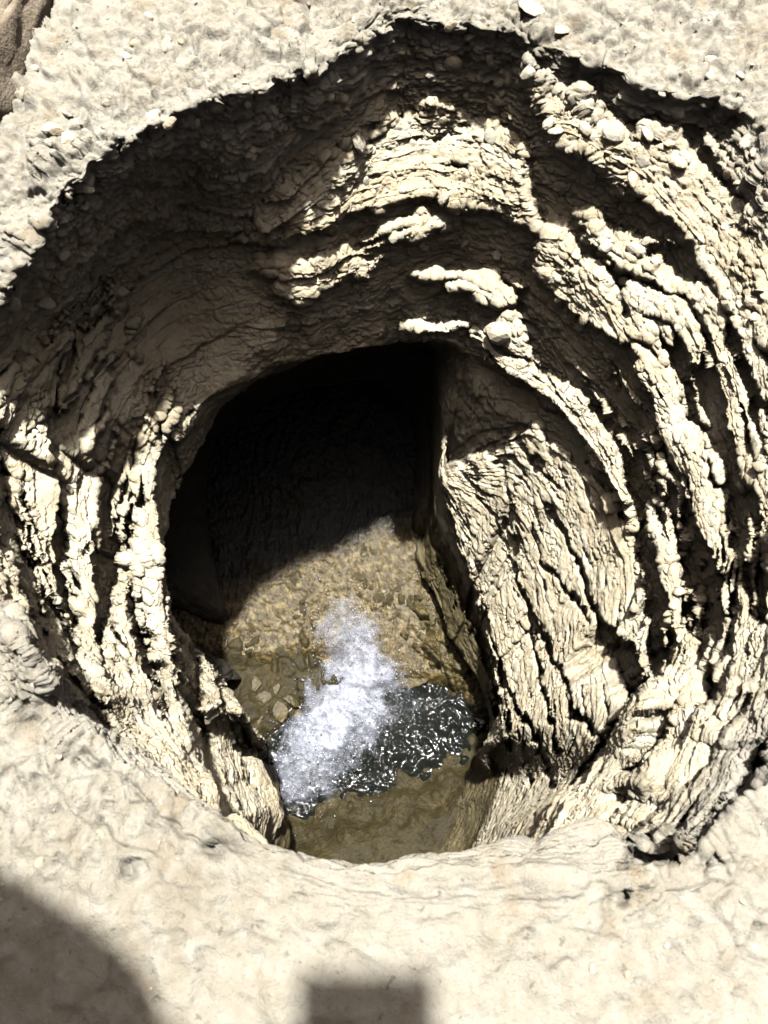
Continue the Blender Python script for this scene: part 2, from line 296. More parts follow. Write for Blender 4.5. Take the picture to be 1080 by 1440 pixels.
upper = ((vz > .25) & (vz < 2.95)); slabz = ((vz > 5.05) & (vz < 5.95))
cre = np.where(upper & (side > .5), np.maximum(crevice(.040, 501, .24, .08), crevice(.017, 521, .26, .20)), 0)
cre = np.maximum(cre, np.where(upper & (side <= .5), crevice(.03, 541, .3, .25), 0))
cre = np.where(ST*np.ones_like(DM) < -.45, crevice(.024, 531, .16, .25)*upper, cre)
cre = np.maximum(cre, np.where(slabz, np.maximum(crevice(.060, 561, .10, .22), crevice(.026, 581, .15, .34)), 0))
slat = np.where(upper & (side > .5) & (vz > 1.1), np.maximum(crevice(.030, 601, .30, .18), crevice(.013, 621, .34, .32)), 0)
DKV = np.where((DKV > .5) & (slat > 0) & (ST*np.ones_like(DM) < .72), 0, DKV)
DKV = np.maximum(DKV, cre)
v12 = int(ROWS[0]*.1); DKV[:v12] = np.maximum(DKV[:v12], DKV[v12][None])
inframe = (PX > -120) & (PX < 1200) & (PY > -10) & (PY < 1440)
DKV = np.where(inframe, DKV, 0)
cx, cy = shear(0.0, 0.0, -1.0)
nd = ((qx-cx)*CT+(qy-cy)*ST)/np.hypot(qx-cx, qy-cy)
facing = smooth(0.0, 0.15, nd)                # the wall the lens can see
R = RM.copy(); run = RM[0].copy(); prev = RM[0].copy()
slabrow = smooth(5.0, 5.1, VV)*smooth(6.0, 5.9, VV)
v5 = int(np.argmax(VV >= 5.0)); kg = np.exp(-.5*(np.arange(-90, 91)/34.)**2); kg /= kg.sum()
blur = lambda q: np.convolve(np.concatenate([q[-90:], q, q[:90]]), kg, 'valid')
for v in range(1, NV):
    if v == v5: run = blur(run); prev = blur(prev)
    dk = DKV[v]; f = facing[v]
    step = np.maximum(DM[v]-DM[v-1], 1e-5)
    kn = smooth(.10, .45, nd[v])                # where sight lines graze the wall, stay close to its general shape
    litr = np.minimum(prev+(RM[v]-prev)*.10, run-step*.42)
    litr = np.maximum(litr, RM[v]-.03*kn)
    hol = np.clip((dk-.35)*3, 0, 1)
    drk = np.maximum(np.minimum(prev+.007, run+.004+.026*kn*(1-.6*slabrow[v])), np.minimum(RM[v], prev+.02))
    new = np.where(dk > .5, drk, litr)
    R[v] = new; prev = new; run = np.minimum(run, new)
R = boxv(R, 3)
Rs = sum(np.roll(R, j, 1)*k for j, k in zip(range(-6, 7), np.hanning(15)[1:-1]))/np.hanning(15).sum()
R = sum(np.roll(R, j, 1)*k for j, k in zip(range(-2, 3), (.1, .25, .3, .25, .1)))
sm = np.maximum((smooth(4.9, 5.2, VV)[:, None])*np.ones_like(R)*.7, smooth(.8, .95, ST)*smooth(.6, 1.0, VV)[:, None]); R = R*(1-sm)+Rs*sm
# slide each seen point along its own sight line on to that radius, so that ledges stay where they were traced
ex, ey, ez = X, Y, DM+1.0
ux, uy = ex-SUNX*ez, ey-SUNY*ez               # sight line in the leaning frame, starting at (cx, cy)
A_ = ux*ux+uy*uy; bx_, by_ = cx-AX, cy-AY
B_ = ux*bx_+uy*by_; C_ = bx_*bx_+by_*by_-R*R
disc = np.maximum(B_*B_-A_*C_, 0)
t = (-B_+np.sqrt(disc))/A_
t = np.clip(t, .66, 1.3)
t = np.where(facing > 0, 1+(t-1)*facing, 1)
# keep depth from running backwards
X2 = X*t; Y2 = Y*t; D2 = ez*t-1
rad = (R-RM)*(1-facing)
X2 = X2+rad*CT; Y2 = Y2+rad*ST
PX, PY = pixel(X2, Y2, D2)
print('depth range', D2[VV == 3].min(), D2[VV == 3].max(), 't', t.min(), t.max())

# metres
P = np.stack([X2*H, Y2*H, -D2*H], -1).astype(np.float32)
def normals(P):
    du = np.roll(P, -1, 1)-np.roll(P, 1, 1); dv = np.gradient(P, axis=0)
    n = np.cross(dv, du); n /= np.linalg.norm(n, axis=-1, keepdims=True)+1e-12
    return n
# ground rows outside the rim
st_ = np.geomspace(.0022, .016, 200); gr = np.concatenate([np.geomspace(60, st_.sum(), 24)[:-1], np.cumsum(st_)[::-1]])
gP = []
base = P[0]; kk_ = np.hanning(203)[1:-1]; kk_ /= kk_.sum(); bsm = np.stack([np.convolve(np.concatenate([base[-100:, c_], base[:, c_], base[:100, c_]]), kk_, 'valid') for c_ in range(3)], -1); dirx = CT[0]; diry = ST[0]
for e in gr:
    k = smooth(0, .8, np.full(NU, e))
    be = smooth(.0, .10, e); bb = base*(1-be)+bsm*be
    gx = bb[:, 0]+dirx*e*H; gy = bb[:, 1]+diry*e*H
    gP.append(np.stack([gx, gy, bb[:, 2]*(1-smooth(.3, 2.2, np.full(NU, e)))], -1))
gP = np.array(gP, np.float32); NG = gP.shape[0]
ALL = np.concatenate([gP, P]); VALL = np.concatenate([-gr, VV])[:, None]
def boxr(A, n):
    c = np.concatenate([np.zeros_like(A[:1]), np.cumsum(np.concatenate([np.repeat(A[:1], n//2, 0), A, np.repeat(A[-1:], n-1-n//2, 0)]).astype(np.float64), 0)])
    return (c[n:]-c[:-n])/n
wr = np.exp(-((np.arange(ALL.shape[0])-NG)/9.)**2)[:, None, None]
ALL = (ALL*(1-wr)+boxr(ALL, 11)*wr).astype(np.float32)
N = normals(ALL)
wr = np.exp(-((np.arange(ALL.shape[0])-NG)/16.)**2)[:, None, None]
N = N*(1-wr)+boxr(N, 31)*wr; N /= np.linalg.norm(N, axis=-1, keepdims=True)+1e-9
if N[5, :, 2].mean() < 0: N = -N
x, y, z = ALL[..., 0], ALL[..., 1], ALL[..., 2]
wall = smooth(-.02, .06, VALL)*np.ones_like(x); near = smooth(6., 1.5, np.hypot(x, y))
deep = smooth(4.6, 5.2, VALL)
# layers
dn = np.interp(VALL, [-99, 0, 1, 2, 3, 4, 5, 6, 7, 8, 9], [0, 0, .11, .2, .34, .42, .5, .9, 1.02, 1.1, 1.2])  # nominal depth, metres
th = np.concatenate([THETA[None]]*ALL.shape[0]); cxr, syr = np.cos(th)*.42, np.sin(th)*.42
lw = fbm(cxr*2.2, syr*2.2, dn*3, 3, 5)
def layers(period, seed, warp):
    s = (dn+lw*warp+.35*period*vnoise(cxr*9, syr*9, dn*9, seed+3)+.0025*fbm(cxr*40, syr*40, dn*40, 2, seed+8))/period
    i = np.floor(s); f = s-i
    a = (_hash(i.astype(np.int32), np.full(s.shape, 3, np.int32), np.full(s.shape, 9, np.int32), seed) & np.uint32(255)).astype(np.float32)/255
    m = smooth(-.25, .45, vnoise(cxr*5+i*3.7, syr*5, i*7.31, seed+1)+.35*vnoise(cxr*19, syr*19, i*5.1, seed+2))
    prof = np.where(f < .86, f/.86, (1-f)/.14)-.5      # grows inward going down, falls back sharply under the lip
    return prof*(.35+.9*a)*m
disp = np.zeros_like(x); radial = np.zeros_like(x)
sx_, sy_, sz_ = x*1.0, y*1.0, z*1.0
wx = x+.006*fbm(x*30, y*30, z*30, 2, 101); wy = y+.006*fbm(x*30, y*30, z*30, 2, 102); wz = z+.006*fbm(x*30, y*30, z*30, 2, 103)
calm = 1-smooth(.02, -.12, y)*(1-wall)*.70                      # trodden, smoother ground on the near side
slab = deep*smooth(.05, .2, x)                               # the cleaner cut face low on the right
radial += wall*(layers(.034, 11, .030)*.0095+layers(.0135, 23, .018)*.0048+layers(.006, 37, .01)*.0016)*(1-.35*slab)
ulz = smooth(math.radians(85), math.radians(105), th)*smooth(.3, .8, VALL)*smooth(3.1, 2.8, VALL)
radial += ulz*(layers(.050, 61, .035)*.026+layers(.020, 67, .02)*.012)
fl = 1+.9*wall; patch = smooth(-.25, .35, fbm(x*7, y*7, z*7, 2, 70))
rimz = np.exp(-((VALL-.0)/.35)**2)
top = smooth(.5, .9, y)*smooth(2.6, 1.6, VALL)+smooth(.2, .4, x)*smooth(1.3, .6, VALL)      # crumbly pebbly bed near the top of the far side
top = np.clip(top, 0, 1)
zone = np.clip(.12+.35*patch*(1-deep)+.5*top+.4*rimz*calm+.6*(1-wall)*calm+.35*smooth(.1, -.3, np.cos(th))*smooth(2.4, 1.2, VALL)*wall, 0, 1.1)
# plates lie along the beds: cells stretched round the pit
ux_ = wx*.85; uy_ = wy*.85; uz_ = wz*1.9+.010*vnoise(x*30, y*30, z*30, 203)
fine = 1-.85*smooth(-.2, -.6, np.sin(th))*wall
c1, e1 = chips(wx*30, wy*30, wz*42, 3, 1.1, .35)
c2, e2 = chips(ux_*62, uy_*62, uz_*62, 13, 1.0, .22)
c3, e3 = chips(wx*170, wy*170, wz*220, 33, 1.0, .2)
disp += near*(c1*(.0085+.004*(1-wall))*zone*calm*fine*(1-.75*slab)+c2*.0046*(.35+.65*zone)*(1-.6*slab)*(.25+.75*calm)*(.4+.6*fine)+c3*.0024*(.35+.65*zone)*(.4+.6*calm))
ck = smooth(.10, .0, e2)*smooth(.0, .3, vnoise(cxr*14, syr*14, dn*30, 88))*wall
disp -= ck*.0045*near
disp += near*(fbm(x*10, y*10, z*10, 3, 21)*.010*(.3+.7*calm)*(1-.6*slab)+fbm(x*48, y*48, z*48*fl, 3, 31)*.0026*(.25+.75*calm))
disp += fbm(x*19, y*19, z*19, 4, 25)*.012*rimz*calm
disp += (1-wall)*fbm(x*1.6, y*1.6, z, 3, 41)*.016*smooth(-.05, -.5, VALL)
disp += (1-wall)*calm*near*(fbm(x*22, y*22, z*22, 3, 27)*.011)
disp += (1-near)*fbm(x*.3, y*.3, z*.3, 4, 44)*.10
nearg = (1-wall)*(1-calm)*near/.7
g1, ge = chips(wx*26, wy*26, wz*26, 71, .8, .45)
disp += nearg*(g1*.0045*smooth(-.1, .3, fbm(x*5, y*5, z*5, 2, 72))+fbm(x*30, y*30, z*30, 4, 73, .65)*.0045)
crk2 = smooth(.05, 0, ge)*smooth(.15, .4, vnoise(x*7, y*7, z*7, 74)); disp -= crk2*.004*nearg
hf1, hf2, hc = worley(x*17, y*17, z*17, 61)
disp -= np.where(hc > .8, smooth(.36, .16, hf1+.12*vnoise(x*60, y*60, z*60, 62)), 0)*.006*(1-wall)*near
# chips, pits and cracks seen in the trodden ground on the near side
gx_, gy_ = pixel(x/H, y/H, -z/H); gx_ = gx_+fbm(x*70, y*70, z*70, 3, 450)*7; gy_ = gy_+fbm(x*70, y*70, z*70, 3, 451)*7
ng = (VALL < .15) & (gy_ > 940)
for px_, py_, r_, dp in [(187, 1222, 22, .008), (304, 1192, 17, .010), (158, 1132, 9, .006), (290, 1340, 16, .004), (225, 1325, 20, .003), (255, 1318, 13, .004), (88, 1208, 10, .006), (322, 1290, 8, .004), (372, 1300, 8, .004), (888, 1266, 16, .010), (905, 1254, 9, .008), (1062, 1308, 13, .008), (795, 1368, 26, .004),
                         (745, 1310, 9, .005), (728, 1315, 7, .004), (1000, 1215, 10, .006), (980, 1300, 12, .005), (900, 1385, 14, .004), (60, 1100, 12, .005), (110, 1075, 9, .005), (420, 1260, 9, .003), (640, 1290, 10, .003), (690, 1385, 12, .003), (1040, 1400, 12, .005), (470, 1330, 10, .003)]:
    q = np.hypot(gx_-px_, (gy_-py_)*1.15); q2 = np.hypot(gx_-px_-.45*r_, (gy_-py_)*1.15-.35*r_)
    disp -= np.where(ng, 2.2*dp*np.maximum(smooth(r_, r_*.78, q)-.8*smooth(r_*1.15, r_*.25, q2), 0), 0)
for pts_, wd_, dp in [([(70, 1212), (105, 1226), (128, 1200), (146, 1150)], 5, .004), ([(820, 1345), (852, 1300), (858, 1262)], 5, .003), ([(880, 1300), (935, 1262), (1010, 1240)], 5, .003), ([(120, 1060), (180, 1100), (230, 1150), (300, 1200)], 6, .005), ([(400, 1225), (520, 1262), (640, 1268), (740, 1240)], 5, .002),
                      ([(590, 1300), (650, 1282), (720, 1268), (800, 1262)], 4, .002), ([(950, 1330), (980, 1380), (960, 1430)], 5, .003), ([(330, 1215), (350, 1260), (345, 1310)], 4, .002), ([(1020, 1300), (1045, 1345), (1080, 1360)], 5, .004)]:
    q = np.full(x.shape, 1e9)
    for (xa, ya), (xb, yb) in zip(pts_[:-1], pts_[1:]):
        tq = np.clip(((gx_-xa)*(xb-xa)+(gy_-ya)*(yb-ya))/((xb-xa)**2+(yb-ya)**2), 0, 1); q = np.minimum(q, np.hypot(gx_-xa-tq*(xb-xa), gy_-ya-tq*(yb-ya)))
    disp -= np.where(ng, 1.8*dp*smooth(wd_*.8, wd_*.3, q), 0)
Nr = np.stack([-np.cos(th), -np.sin(th), np.zeros_like(th)], -1)
ALL = ALL+N*disp[..., None]+Nr*radial[..., None]

def grid_mesh(name, P, cyclic=True, F=None, fname='wall_lighten'):
    nv, nu = P.shape[:2]
    me = bpy.data.meshes.new(name); me.vertices.add(nv*nu); me.vertices.foreach_set('co', P.reshape(-1).astype(np.float32))
    i = np.arange(nv-1)[:, None]; j = np.arange(nu if cyclic else nu-1)[None]; j2 = (j+1) % nu
    q = np.stack([i*nu+j, i*nu+j2, (i+1)*nu+j2, (i+1)*nu+j], -1).reshape(-1, 4)[:, ::-1]
    n = q.shape[0]; me.loops.add(n*4); me.polygons.add(n)
    me.loops.foreach_set('vertex_index', q.reshape(-1).astype(np.int32))
    me.polygons.foreach_set('loop_start', (np.arange(n)*4).astype(np.int32))
    me.polygons.foreach_set('use_smooth', np.ones(n, bool)); me.update(calc_edges=True)
    if F is not None: me.attributes.new(fname, 'FLOAT', 'POINT').data.foreach_set('value', F.reshape(-1).astype(np.float32))
    return me
def link(name, me, mat=None, parent=None, kind=None, label=None, cat=None, group=None):
    o = bpy.data.objects.new(name, me); COL.objects.link(o)
    if mat and me is not None and not me.materials: me.materials.append(mat)
    if parent: o.parent = parent
    for k_, v_ in (('kind', kind), ('label', label), ('category', cat), ('group', group)):
        if v_: o[k_] = v_
    return o

# ------------------------------------------------------------------ materials
class NT:
    def __init__(s, name):
        s.m = bpy.data.materials.new(name); s.m.use_nodes = True; s.t = s.m.node_tree; s.t.nodes.clear()
        s.out = s.n('ShaderNodeOutputMaterial'); s.p = s.n('ShaderNodeBsdfPrincipled'); s.l(s.p.outputs[0], s.out.inputs[0])
        s.geo = s.n('ShaderNodeNewGeometry')
    def n(s, t): return s.t.nodes.new(t)
    def l(s, a, b): s.t.links.new(a, b)
    def noise(s, scale, detail=4, vec=None, rough=.6, dist=0):
        k = s.n('ShaderNodeTexNoise'); k.inputs['Scale'].default_value = scale; k.inputs['Detail'].default_value = detail; k.inputs['Roughness'].default_value = rough; k.inputs['Distortion'].default_value = dist
        s.l(vec or s.geo.outputs['Position'], k.inputs['Vector']); return k.outputs['Fac']
    def ramp(s, v, stops):
        k = s.n('ShaderNodeValToRGB'); e = k.color_ramp.elements
        while len(e) < len(stops): e.new(.5)
        for q, (p, c) in zip(e, stops): q.position = p; q.color = (*c, 1) if len(c) == 3 else c
        s.l(v, k.inputs[0]); return k.outputs[0]
    def mix(s, f, a, b, mode='MIX'):
        k = s.n('ShaderNodeMix'); k.data_type = 'RGBA'; k.blend_type = mode
        for src, i in ((f, 0), (a, 6), (b, 7)):
            if hasattr(src, 'links'): s.l(src, k.inputs[i])
            else: k.inputs[i].default_value = src if i == 0 else (*src, 1)
        return k.outputs[2]
    def math(s, op, a, b=0, clamp=False):
        k = s.n('ShaderNodeMath'); k.operation = op; k.use_clamp = clamp
        for src, i in ((a, 0), (b, 1)):
            if hasattr(src, 'links'): s.l(src, k.inputs[i])
            else: k.inputs[i].default_value = src
        return k.outputs[0]
    def bump(s, h, dist, strength=1.0, normal=None):
        k = s.n('ShaderNodeBump'); k.inputs['Distance'].default_value = dist; k.inputs['Strength'].default_value = strength
        s.l(h, k.inputs['Height'])
        if normal: s.l(normal, k.inputs['Normal'])
        return k.outputs[0]
    def set(s, col=None, rough=None, nor=None, **kw):
        for v, nme in ((col, 'Base Color'), (rough, 'Roughness'), (nor, 'Normal')):
            if v is None: continue
            if hasattr(v, 'links'): s.l(v, s.p.inputs[nme])
            else: s.p.inputs[nme].default_value = (*v, 1) if isinstance(v, tuple) else v
        for k_, v in kw.items(): s.p.inputs[k_.replace('_', ' ')].default_value = v
        return s.m
def clay(name):
    m = NT(name)
    a = m.noise(6, 6); b = m.noise(55, 5); c = m.noise(260, 3)
    fr = m.n('ShaderNodeAttribute'); fr.attribute_name = 'wall_lighten'
    se = m.n('ShaderNodeAttribute'); se.attribute_name = 'painted_shade'
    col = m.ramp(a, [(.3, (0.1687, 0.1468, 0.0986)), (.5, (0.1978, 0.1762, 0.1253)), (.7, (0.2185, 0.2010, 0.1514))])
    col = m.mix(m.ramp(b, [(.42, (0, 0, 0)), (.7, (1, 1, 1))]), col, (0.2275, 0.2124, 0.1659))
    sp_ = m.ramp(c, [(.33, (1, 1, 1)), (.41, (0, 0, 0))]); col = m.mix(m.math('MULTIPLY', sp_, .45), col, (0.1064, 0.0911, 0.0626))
    ground_col = m.ramp(m.noise(4, 7, rough=.7), [(.32, (0.0905, 0.0798, 0.0592)), (.5, (0.1129, 0.1029, 0.0805)), (.68, (0.1301, 0.1222, 0.1004))])  # same clay, darkened because the ground takes the full sun
    ground_col = m.mix(m.ramp(b, [(.42, (0, 0, 0)), (.72, (1, 1, 1))]), ground_col, (0.1377, 0.1309, 0.1107))
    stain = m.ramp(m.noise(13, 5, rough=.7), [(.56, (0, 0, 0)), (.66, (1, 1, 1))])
    ground_col = m.mix(m.math('MULTIPLY', stain, .75), ground_col, (0.0989, 0.0789, 0.0507))
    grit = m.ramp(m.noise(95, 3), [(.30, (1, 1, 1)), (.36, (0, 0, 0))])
    ground_col = m.mix(m.math('MULTIPLY', grit, .8), ground_col, (0.0556, 0.0510, 0.0412))
    ground_col = m.mix(m.math('MULTIPLY', sp_, .4), ground_col, (0.0691, 0.0597, 0.0428))
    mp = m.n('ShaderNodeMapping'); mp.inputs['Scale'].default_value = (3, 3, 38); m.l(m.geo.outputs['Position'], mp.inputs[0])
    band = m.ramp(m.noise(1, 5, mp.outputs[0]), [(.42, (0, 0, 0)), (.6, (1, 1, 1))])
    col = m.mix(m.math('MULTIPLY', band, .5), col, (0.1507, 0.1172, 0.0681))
    col = m.mix(fr.outputs['Fac'], ground_col, col)
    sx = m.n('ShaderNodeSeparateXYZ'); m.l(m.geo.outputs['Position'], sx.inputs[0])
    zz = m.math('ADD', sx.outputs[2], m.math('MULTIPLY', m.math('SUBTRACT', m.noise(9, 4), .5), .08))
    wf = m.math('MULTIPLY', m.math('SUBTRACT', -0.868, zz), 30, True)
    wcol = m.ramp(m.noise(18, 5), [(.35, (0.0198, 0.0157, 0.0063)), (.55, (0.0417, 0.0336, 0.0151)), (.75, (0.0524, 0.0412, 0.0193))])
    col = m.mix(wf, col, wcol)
    col = m.mix(se.outputs['Fac'], col, m.ramp(a, [(.35, (.012, .011, .009)), (.65, (.026, .023, .017))]))  # near-black stands in for shade in the far passage
    rough = m.math('SUBTRACT', .95, m.math('MULTIPLY', wf, .45))
    h = m.math('ADD', m.math('MULTIPLY', m.noise(170, 6, rough=.72), 1.0), m.math('MULTIPLY', m.noise(520, 4, rough=.7), .5))
    return m.set(col, rough, m.bump(h, .004, .9), Specular_IOR_Level=.2)
CLAY = clay('dry_clay')

r_g = NG-1
WALL_LIGHTEN = smooth(0, 1, (VALL+.04-1.0*smooth(-.2, -.8, np.sin(th)))/.95).astype(np.float32)  # wall clay painted lighter than the ground to offset grazing sun
ground = link('ground', grid_mesh('ground', ALL[:NG+1], F=WALL_LIGHTEN[:NG+1]), CLAY, kind='structure')
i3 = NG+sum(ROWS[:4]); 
wall_o = link('pit_wall', grid_mesh('pit_wall', ALL[NG:i3+1], F=WALL_LIGHTEN[NG:i3+1]), CLAY, kind='structure')
cave_o = link('cave_wall', grid_mesh('cave_wall', ALL[i3:], F=WALL_LIGHTEN[i3:]), CLAY, kind='structure')
PAINTED_SHADE = smooth(4.05, 4.4, VALL+.25*fbm(x*12, y*12, z*12, 3, 430))*smooth(math.radians(74), math.radians(80), th)*smooth(math.radians(184), math.radians(170), th)  # far cave wall painted dark so its shade goes black
cave_o.data.attributes.new('painted_shade', 'FLOAT', 'POINT').data.foreach_set('value', PAINTED_SHADE[i3:].reshape(-1).astype(np.float32))

# ------------------------------------------------------------------ stream at the bottom of the pit
DW = squash(1.75)
def sheet(x0, x1, y0, y1, step):
    gx = np.arange(x0, x1, step); gy = np.arange(y0, y1, step)
    X, Y = np.meshgrid(gx, gy); return X, Y
def pxy(X, Y, d=DW): return pixel(X, Y, np.full(X.shape, d))
def sd_poly(px, py, poly):
    """signed pixel distance to a traced outline, positive inside"""
    Pq = np.array(poly, float); best = np.full(px.shape, 1e9); ins = np.zeros(px.shape, bool); n = len(Pq)
    for a in range(n):
        xa, ya = Pq[a]; xb, yb = Pq[(a+1) % n]; L2_ = (xb-xa)**2+(yb-ya)**2+1e-9
        t = np.clip(((px-xa)*(xb-xa)+(py-ya)*(yb-ya))/L2_, 0, 1)
        best = np.minimum(best, (px-xa-t*(xb-xa))**2+(py-ya-t*(yb-ya))**2)
        if ya != yb: ins ^= ((ya > py) != (yb > py)) & (px < (xb-xa)*(py-ya)/(yb-ya)+xa)
    return np.where(ins, 1, -1)*np.sqrt(best)
POOL = [(372, 1030), (400, 1000), (450, 985), (560, 935), (620, 935), (660, 985), (720, 1010), (720, 1040), (668, 1052), (620, 1088), (560, 1108), (480, 1128), (415, 1158), (380, 1150), (340, 1090), (350, 1040)]
FY = .44                                     # where the rapids meet the pool
def fall(X, Y):                              # height of the running water above the pool
    e = Y+.10*X-FY+.03*np.sin(X*9); return np.where(e > 0, .16*e*smooth(0, .15, e)+.035*smooth(0, .06, e), 0)
bx, by = sheet(-1.4, 1.0, -.5, 2.1, .006)
ppx, ppy = pxy(bx, by); sp_pool = sd_poly(ppx+fbm(bx*14, by*14, 0*bx, 3, 300)*14, ppy+fbm(bx*14, by*14, 0*bx, 3, 301)*14, POOL)
nearb = smooth(960, 1060, ppy)
rise = smooth(4, -70, sp_pool)*(.12*nearb)+smooth(0, -10, sp_pool)*.018-smooth(0, 60, sp_pool)*.10
rise = rise+fall(bx, by)*.9-.02*smooth(0, .1, by-FY)
bm1, _ = chips(bx*14, by*14, 0*bx+fbm(bx*6, by*6, 0*bx, 2, 9), 55, 1.2, .3)
bd = rise+bm1*.022*(.35+.65*smooth(1100, 1040, ppy))+fbm(bx*8, by*8, 0*bx, 4, 302)*.022+fbm(bx*40, by*40, 0*bx, 3, 303)*.005
bed_P = np.stack([bx*H, by*H, (-DW+bd)*H], -1)
m = NT('wet_mud')
c = m.ramp(m.noise(16, 6), [(.3, (.0070, .0054, .0016)), (.5, (.0135, .0102, .0028)), (.68, (.022, .0165, .0048))])
c = m.mix(m.ramp(m.noise(120, 4), [(.4, (0, 0, 0)), (.62, (1, 1, 1))]), c, (.009, .007, .0025))
MUD = m.set(c, .6, m.bump(m.noise(130, 6), .006, .9), Specular_IOR_Level=.12)
link('streambed', grid_mesh('streambed', bed_P, False), MUD, kind='structure')
# still-ish choppy water
wx_, wy_ = sheet(-.62, .56, -.16, .66, .0028)
chop = fbm(wx_*20+.5*vnoise(wx_*10, wy_*10, 0*wx_, 311), wy_*20, 0*wx_, 3, 310)*.017+fbm(wx_*90, wy_*90, 0*wx_, 2, 312)*.0016*(.3+1.4*smooth(-.2, .4, vnoise(wx_*6, wy_*6, 0*wx_, 313)))*1.0
m = NT('water')
MW = m.set((.0028, .0032, .0026), .075, m.bump(m.math('ADD', m.noise(90, 3, dist=.6), m.math('MULTIPLY', m.noise(260, 2), .5)), .004, .45), IOR=1.33, Specular_IOR_Level=.5)
link('water', grid_mesh('water', np.stack([wx_*H, wy_*H, (-DW+chop)*H], -1), False), MW, kind='structure')
# rapids pouring in over pebbles from the dark passage
rx, ry = sheet(-.85, .42, FY-.12, 1.75, .0036)
fh = fall(rx, ry)
st = rx*34+6*vnoise(rx*5, ry*3, 0*rx, 320); ln = ry*13
hgt = fh+.010*smooth(0, .05, ry-FY+.06)*1+(fbm(st, ln, 0*rx, 3, 321)*.009+fbm(rx*70, ry*45, 0*rx, 2, 322)*.0065)*smooth(-.05, .05, ry-FY)-.05*smooth(.02, -.06, ry+.1*rx-FY)
m = NT('rapids')
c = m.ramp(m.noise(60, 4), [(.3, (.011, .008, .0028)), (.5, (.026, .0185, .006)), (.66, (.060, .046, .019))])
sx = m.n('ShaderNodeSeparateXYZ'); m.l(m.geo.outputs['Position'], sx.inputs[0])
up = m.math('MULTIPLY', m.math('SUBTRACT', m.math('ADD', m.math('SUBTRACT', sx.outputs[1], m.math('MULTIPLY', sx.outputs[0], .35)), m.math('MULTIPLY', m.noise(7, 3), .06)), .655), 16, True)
c = m.mix(up, c, (.003, .0028, .0022))  # shade painted in: water upstream of the sunlit edge goes near-black
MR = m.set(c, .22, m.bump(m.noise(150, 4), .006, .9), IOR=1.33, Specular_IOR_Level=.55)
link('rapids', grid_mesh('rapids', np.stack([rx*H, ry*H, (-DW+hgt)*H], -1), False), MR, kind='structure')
# foam where the rapids plunge into the pool
fx_, fy_ = sheet(-.5, .3, -.1, .85, .0040)
fp, fq = pxy(fx_, fy_)
fq2 = fq
def blob(cx_, cy_, rx_, ry_, rot=0):
    a = math.radians(rot); u = (fp-cx_)*math.cos(a)+(fq2-cy_)*math.sin(a); v = -(fp-cx_)*math.sin(a)+(fq2-cy_)*math.cos(a)
    return np.exp(-((u/rx_)**2+(v/ry_)**2))
wq = fx_*0
fp = fp+fbm(fx_*7, fy_*7, 0*fx_, 4, 340, .6)*34; fq2 = fq+fbm(fx_*7, fy_*7, 0*fx_, 4, 341, .6)*34
amt = 1.3*blob(488, 1000, 70, 62, -35)+.85*blob(432, 1065, 48, 62, 10)+.75*blob(500, 915, 40, 62, -10)+.4*blob(530, 950, 42, 40)+.3*blob(470, 870, 26, 40)+.35*blob(400, 1120, 30, 36)
fz = fbm(fx_*9, fy_*9, 0*fx_, 3, 330)
fH = fall(fx_, fy_)+.012+np.clip(amt, 0, 1.3)*(.045+.03*fz)+fbm(fx_*60, fy_*60, 0*fx_, 3, 331)*.007*np.clip(amt, 0, 1)-.05*smooth(.12, .03, amt)
m = NT('foam')
at = m.n('ShaderNodeAttribute'); at.attribute_name = 'amount'
n1 = m.noise(38, 8, rough=.75, dist=.4); n2 = m.noise(170, 5, rough=.75)
nn = m.math('ADD', m.math('MULTIPLY', n1, .55), m.math('MULTIPLY', n2, .45))
al = m.math('MULTIPLY', m.math('SUBTRACT', m.math('ADD', m.math('MULTIPLY', at.outputs['Fac'], .55), nn), .74), 1.6, True)
al = m.math('MULTIPLY', al, .90)
MF = m.set(m.ramp(n2, [(.3, (.105, .112, .132)), (.6, (.135, .143, .168))]), .7, m.bump(n2, .004, .5), Specular_IOR_Level=.4)
m.l(al, m.p.inputs['Alpha'])
link('foam', grid_mesh('foam', np.stack([fx_*H, fy_*H, (-DW+fH)*H], -1), False, F=np.clip(amt, 0, 1.5), fname='amount'), MF, kind='stuff')

def tri_mesh(name, V, Fc, smooth_=True):
    me = bpy.data.meshes.new(name); me.from_pydata([tuple(v) for v in V], [], [tuple(f) for f in Fc]); 
    if smooth_: me.polygons.foreach_set('use_smooth', [True]*len(me.polygons))
    me.update(); return me
# drops thrown up round the plunge, too many to count
prob = np.clip(amt, 0, 1.2)*(amt > .06); prob = (prob/prob.sum()).reshape(-1)
pick = rng.choice(prob.size, 2600, p=prob)
ov = np.array([(1, 0, 0), (-1, 0, 0), (0, 1, 0), (0, -1, 0), (0, 0, 1), (0, 0, -1)], float); of = np.array([(0, 2, 4), (2, 1, 4), (1, 3, 4), (3, 0, 4), (2, 0, 5), (1, 2, 5), (3, 1, 5), (0, 3, 5)])
cpos = np.stack([fx_.reshape(-1)[pick], fy_.reshape(-1)[pick], (-DW+fH).reshape(-1)[pick]], -1)*H
cpos = cpos+rng.normal(0, 1, cpos.shape)*np.array([.02, .02, .008])+np.array([0, 0, .008])
rr = rng.gamma(2.0, .00030, 2600)+.00025
V = (cpos[:, None]+ov[None]*rr[:, None, None]).reshape(-1, 3); Fs = (of[None]+6*np.arange(2600)[:, None, None]).reshape(-1, 3)
m = NT('drops'); MD = m.set((.15, .16, .18), .25, Specular_IOR_Level=.5)
link('spray', tri_mesh('spray', V, Fs), MD, kind='stuff')

